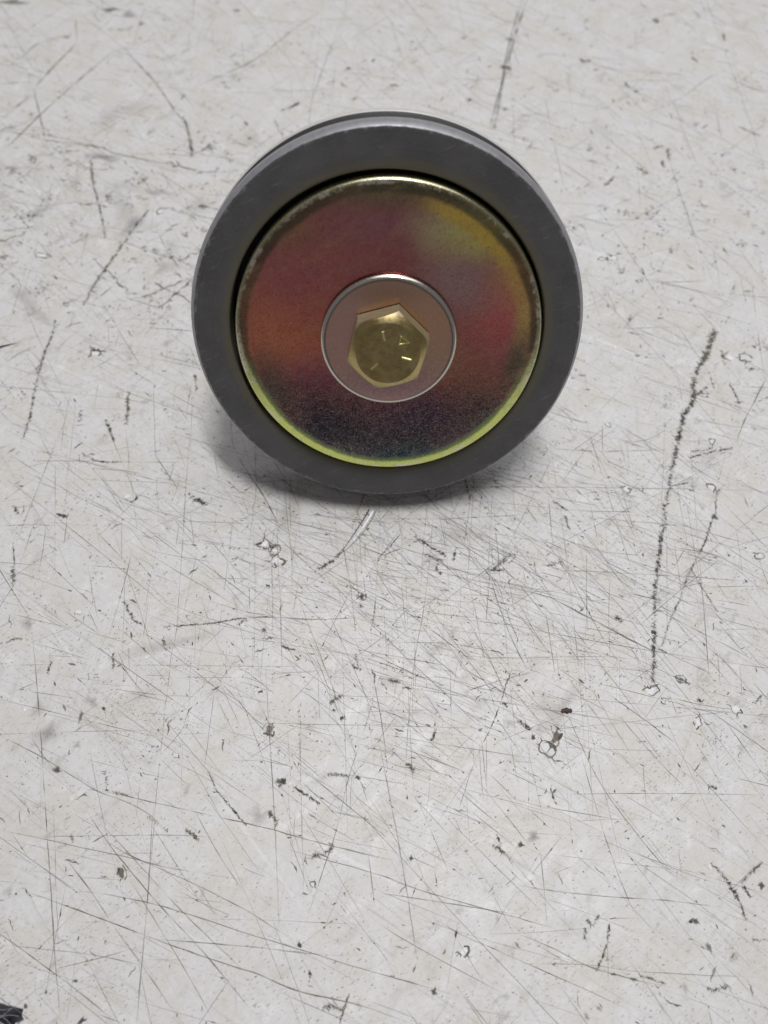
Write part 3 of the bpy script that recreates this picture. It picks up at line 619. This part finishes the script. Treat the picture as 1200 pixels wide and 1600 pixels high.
hair = part('plating_scratches', (hv, hf), HAIR, shield, sharp=None); hair['kind'] = 'stuff'

# washer
g, U, c, rr = film_material('pale_zinc_film', [(-.6, .2, .7, .8, K((112, 88, 80), 5.0), .8), (.6, .3, .6, .8, K((114, 90, 70), 5.0), .8), (0, -.7, 1, .5, K((88, 70, 72), 5.2), .8), (0, .75, .7, .3, K((104, 82, 66), 4.3), .8)], K((106, 87, 78), 4.8), .95, .2, 14.0)
P = g.obj(); n = g.noise(P, 1500, 3, .6)
c = g.mix(g.ramp(n, .6, .8, 0, .3), c, K((150, 140, 130), 3.2))
c = g.mix(g.math('MULTIPLY', g.ramp(rr, .895, .915), g.ramp(rr, .935, .925)), c, K((76, 68, 62)))
c = g.mix(g.ramp(rr, .930, .942), c, (.62, .64, .57))  # pale rim colour paints the highlight on the rounded edge
sw = g.node('ShaderNodeSeparateXYZ'); g.link(P, sw.inputs[0])
c = g.mix(g.ramp(sw.outputs[2], (T_D+.95)*MM, (T_D+.75)*MM), c, (.07, .065, .06))  # lower side darkened to paint a shaded gap below the washer
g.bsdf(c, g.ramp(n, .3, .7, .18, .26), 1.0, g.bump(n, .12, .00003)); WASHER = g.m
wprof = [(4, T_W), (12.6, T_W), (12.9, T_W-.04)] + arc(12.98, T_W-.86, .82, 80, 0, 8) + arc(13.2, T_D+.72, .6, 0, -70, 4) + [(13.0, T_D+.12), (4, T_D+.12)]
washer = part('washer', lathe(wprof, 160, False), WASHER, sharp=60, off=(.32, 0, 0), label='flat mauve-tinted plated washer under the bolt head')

# bolt head: hexagon with a chamfered crown
g = N('gold_zinc_bolt'); P = g.obj(); n = g.noise(P, 700, 4, .6); n2 = g.noise(P, 160, 3, .6)
c = g.mix(g.ramp(n2, .35, .65), K((94, 84, 54), 4.0), K((102, 92, 64), 4.0))
c = g.mix(g.ramp(n, .62, .8, 0, .5), c, K((70, 58, 38), 2.2))
sb = g.node('ShaderNodeSeparateXYZ'); g.link(P, sb.inputs[0])
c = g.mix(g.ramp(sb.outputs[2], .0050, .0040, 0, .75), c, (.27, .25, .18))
c = g.mix(g.ramp(sb.outputs[2], .0006, .0002, 0, .8), c, (.16, .14, .11))  # painted contact shade where the head meets the washer
c = g.mix(g.math('MULTIPLY', g.ramp(sb.outputs[2], .00540, .00546), g.ramp(g.noise(P, 420, 4, .7), .42, .62, 0, .25)), c, K((70, 54, 30), 3.2))
side = g.ramp(sb.outputs[2], .0047, .0042)
g.bsdf(c, g.math('ADD', g.ramp(n, .3, .7, .22, .34), g.math('MULTIPLY', side, .15)), g.ramp(side, 0, 1, 1, .6), g.bump(n, .25, .00006)); BOLT = g.m
HEAD_H, AF, R_CR = 5.5, 14.6, 6.4
def hex_head():
    V, Fc = [], []; seg = 144
    def hr(a):
        k = (a-rad(15)+rad(30)) % rad(60)-rad(30)     # corner at 15 deg: flats half way
        k2 = (a-rad(45)+rad(30)) % rad(60)-rad(30)
        return AF/2/math.cos(k2)
    rows = []
    for i in range(seg):
        a = 2*math.pi*i/seg; R = hr(a); pts = [(0.001, HEAD_H), (R_CR*.5, HEAD_H), (R_CR-.12, HEAD_H), (R_CR+.05, HEAD_H-.07)]
        zt = HEAD_H-.07-(R-R_CR)*math.tan(rad(33))
        pts += [(R-.10, zt+.04), (R, zt-.08), (R, .35), (6.9, .35), (6.9, 0)]
        for r, z in pts: V.append((r*math.cos(a)*MM, r*math.sin(a)*MM, z*MM))
    m = 9
    for i in range(seg):
        j = (i+1) % seg
        for k in range(m-1): Fc.append((i*m+k, i*m+k+1, j*m+k+1, j*m+k))
    return V, Fc
bolt = part('bolt_head', hex_head(), BOLT, sharp=14, off=(.15, .1, T_W), label='gold plated hex bolt head with three grade lines')
def ridge(L, w, h):
    V = [(-L/2, -w/2, -.05), (L/2, -w/2, -.05), (L/2, w/2, -.05), (-L/2, w/2, -.05), (-L/2+w*.3, -w*.18, h), (L/2-w*.3, -w*.18, h), (L/2-w*.3, w*.18, h), (-L/2+w*.3, w*.18, h)]
    V = [tuple(x*MM for x in v) for v in V]
    return V, [(0, 1, 5, 4), (1, 2, 6, 5), (2, 3, 7, 6), (3, 0, 4, 7), (4, 5, 6, 7)]
g = N('worn_gold'); g.bsdf(K((170, 152, 104), 3.4), .22, 1.0); WORN = g.m
for deg in (102, -16, 224):
    o = part('grade_mark', ridge(2.1, .55, .22), WORN, bolt, sharp=20)
    o.matrix_local = Matrix.Translation(Vector((3.75*math.cos(rad(deg)), 3.75*math.sin(rad(deg)), HEAD_H))*MM) @ Matrix.Rotation(rad(deg), 4, 'Z')
tv, tf = [], []
tri = [(2.55, 3.65), (4.25, 2.35), (2.15, 1.95)]
for k in range(3):
    (xa, ya), (xb, yb) = tri[k], tri[(k+1) % 3]; L = math.hypot(xb-xa, yb-ya); an = math.atan2(yb-ya, xb-xa)
    v, f = ridge(L+.2, .36, .2-.01*k); b = len(tv)
    for (x, y, z) in v: tv.append((x*math.cos(an)-y*math.sin(an)+(xa+xb)/2*MM, x*math.sin(an)+y*math.cos(an)+(ya+yb)/2*MM, z))
    tf += [tuple(i+b for i in q) for q in f]
o = part('maker_mark', (tv, tf), WORN, bolt, sharp=20); o.matrix_local = Matrix.Translation((0, 0, HEAD_H*MM))

# behind: the bearing and the stud the pulley leans back on
part('bearing', lathe([(6, -4), (26, -4), (26, -12.5), (6, -12.5)], 96, True), STEEL, off=(0, 0, -.2))
stud_r = 5.0; stud_l = (R_OUT-stud_r)/math.tan(AXIS_EL)
part('mounting_stud', lathe([(.01, -11), (9, -11), (9, -22), (stud_r, -22.5), (stud_r, -WIDTH-stud_l+.6), (stud_r-.6, -WIDTH-stud_l), (.01, -WIDTH-stud_l)], 64, False), BOLT)

# ------------------------------------------------------------------ loose bits lying on the bench
g = N('brown_crumb'); n = g.noise(g.obj(), 1800, 3, .6); g.bsdf(g.mix(n, lin((48, 36, 36)), lin((88, 70, 66))), .7, 0, g.bump(n, .6, .0001)); CRUMB = g.m
def lump(L, r, name, mat):
    V, Fc = [], []; A, B = 12, 9
    for i in range(B+1):
        t = i/B; x = (t-.5)*L; rr = r*math.sqrt(max(0.0, 1-(2*t-1)**6))*(1+.25*math.cos((t-.5)*4*math.pi))
        for k in range(A):
            a = 2*math.pi*k/A; q = rr*(1+.12*random.uniform(-1, 1))
            V.append((x*MM, (q*math.cos(a)+.10*math.sin(t*5))*MM, max(0.015, q*math.sin(a)*.8+r*.72)*MM))
    for i in range(B):
        for k in range(A): Fc.append((i*A+k, i*A+(k+1) % A, (i+1)*A+(k+1) % A, (i+1)*A+k))
    Fc += [tuple(range(A))[::-1], tuple(B*A+k for k in range(A))]
    return make_obj(name, V, Fc, mat)
o = lump(2.5, .52, 'debris_crumb', CRUMB); p = bench(885, 1111); o.location = (p[0]*MM, p[1]*MM, 0); o.rotation_euler = (0, 0, rad(8))
o['label'] = 'tiny dark brown crumb lying on the scratched bench near a flaked spot'; o['category'] = 'crumb'
g = N('black_plastic'); g.bsdf(lin((34, 37, 42)), .45); 
V = []; secs = 14
p0, p1 = bench(27, 536), bench(-60, 558)
for i in range(secs+1):
    t = i/secs; c = p0+(p1-p0)*t; w = 1.35*(t**.8)+.03; h = .10+.9*t**.7
    d = (p1-p0)/np.linalg.norm(p1-p0); q = np.array([-d[1], d[0]])
    for (o1, z) in ((-1, .02), (-.75, h*.7), (0, h), (.75, h*.7), (1, .02)): V.append(((c[0]+q[0]*o1*w/2)*MM, (c[1]+q[1]*o1*w/2)*MM, z*MM))
Fc = [(i*5+k, (i+1)*5+k, (i+1)*5+(k+1) % 5, i*5+(k+1) % 5) for i in range(secs) for k in range(5)] + [(0, 1, 2, 3, 4), tuple(secs*5+k for k in (4, 3, 2, 1, 0))]
V = [(x-p0[0]*MM, y-p0[1]*MM, z) for x, y, z in V]
o = make_obj('black_sliver', V, Fc, g.m, None, True, 40); o.location = (p0[0]*MM, p0[1]*MM, 0)
o['label'] = 'pointed black sliver poking in from the left edge of the bench'; o['category'] = 'sliver'
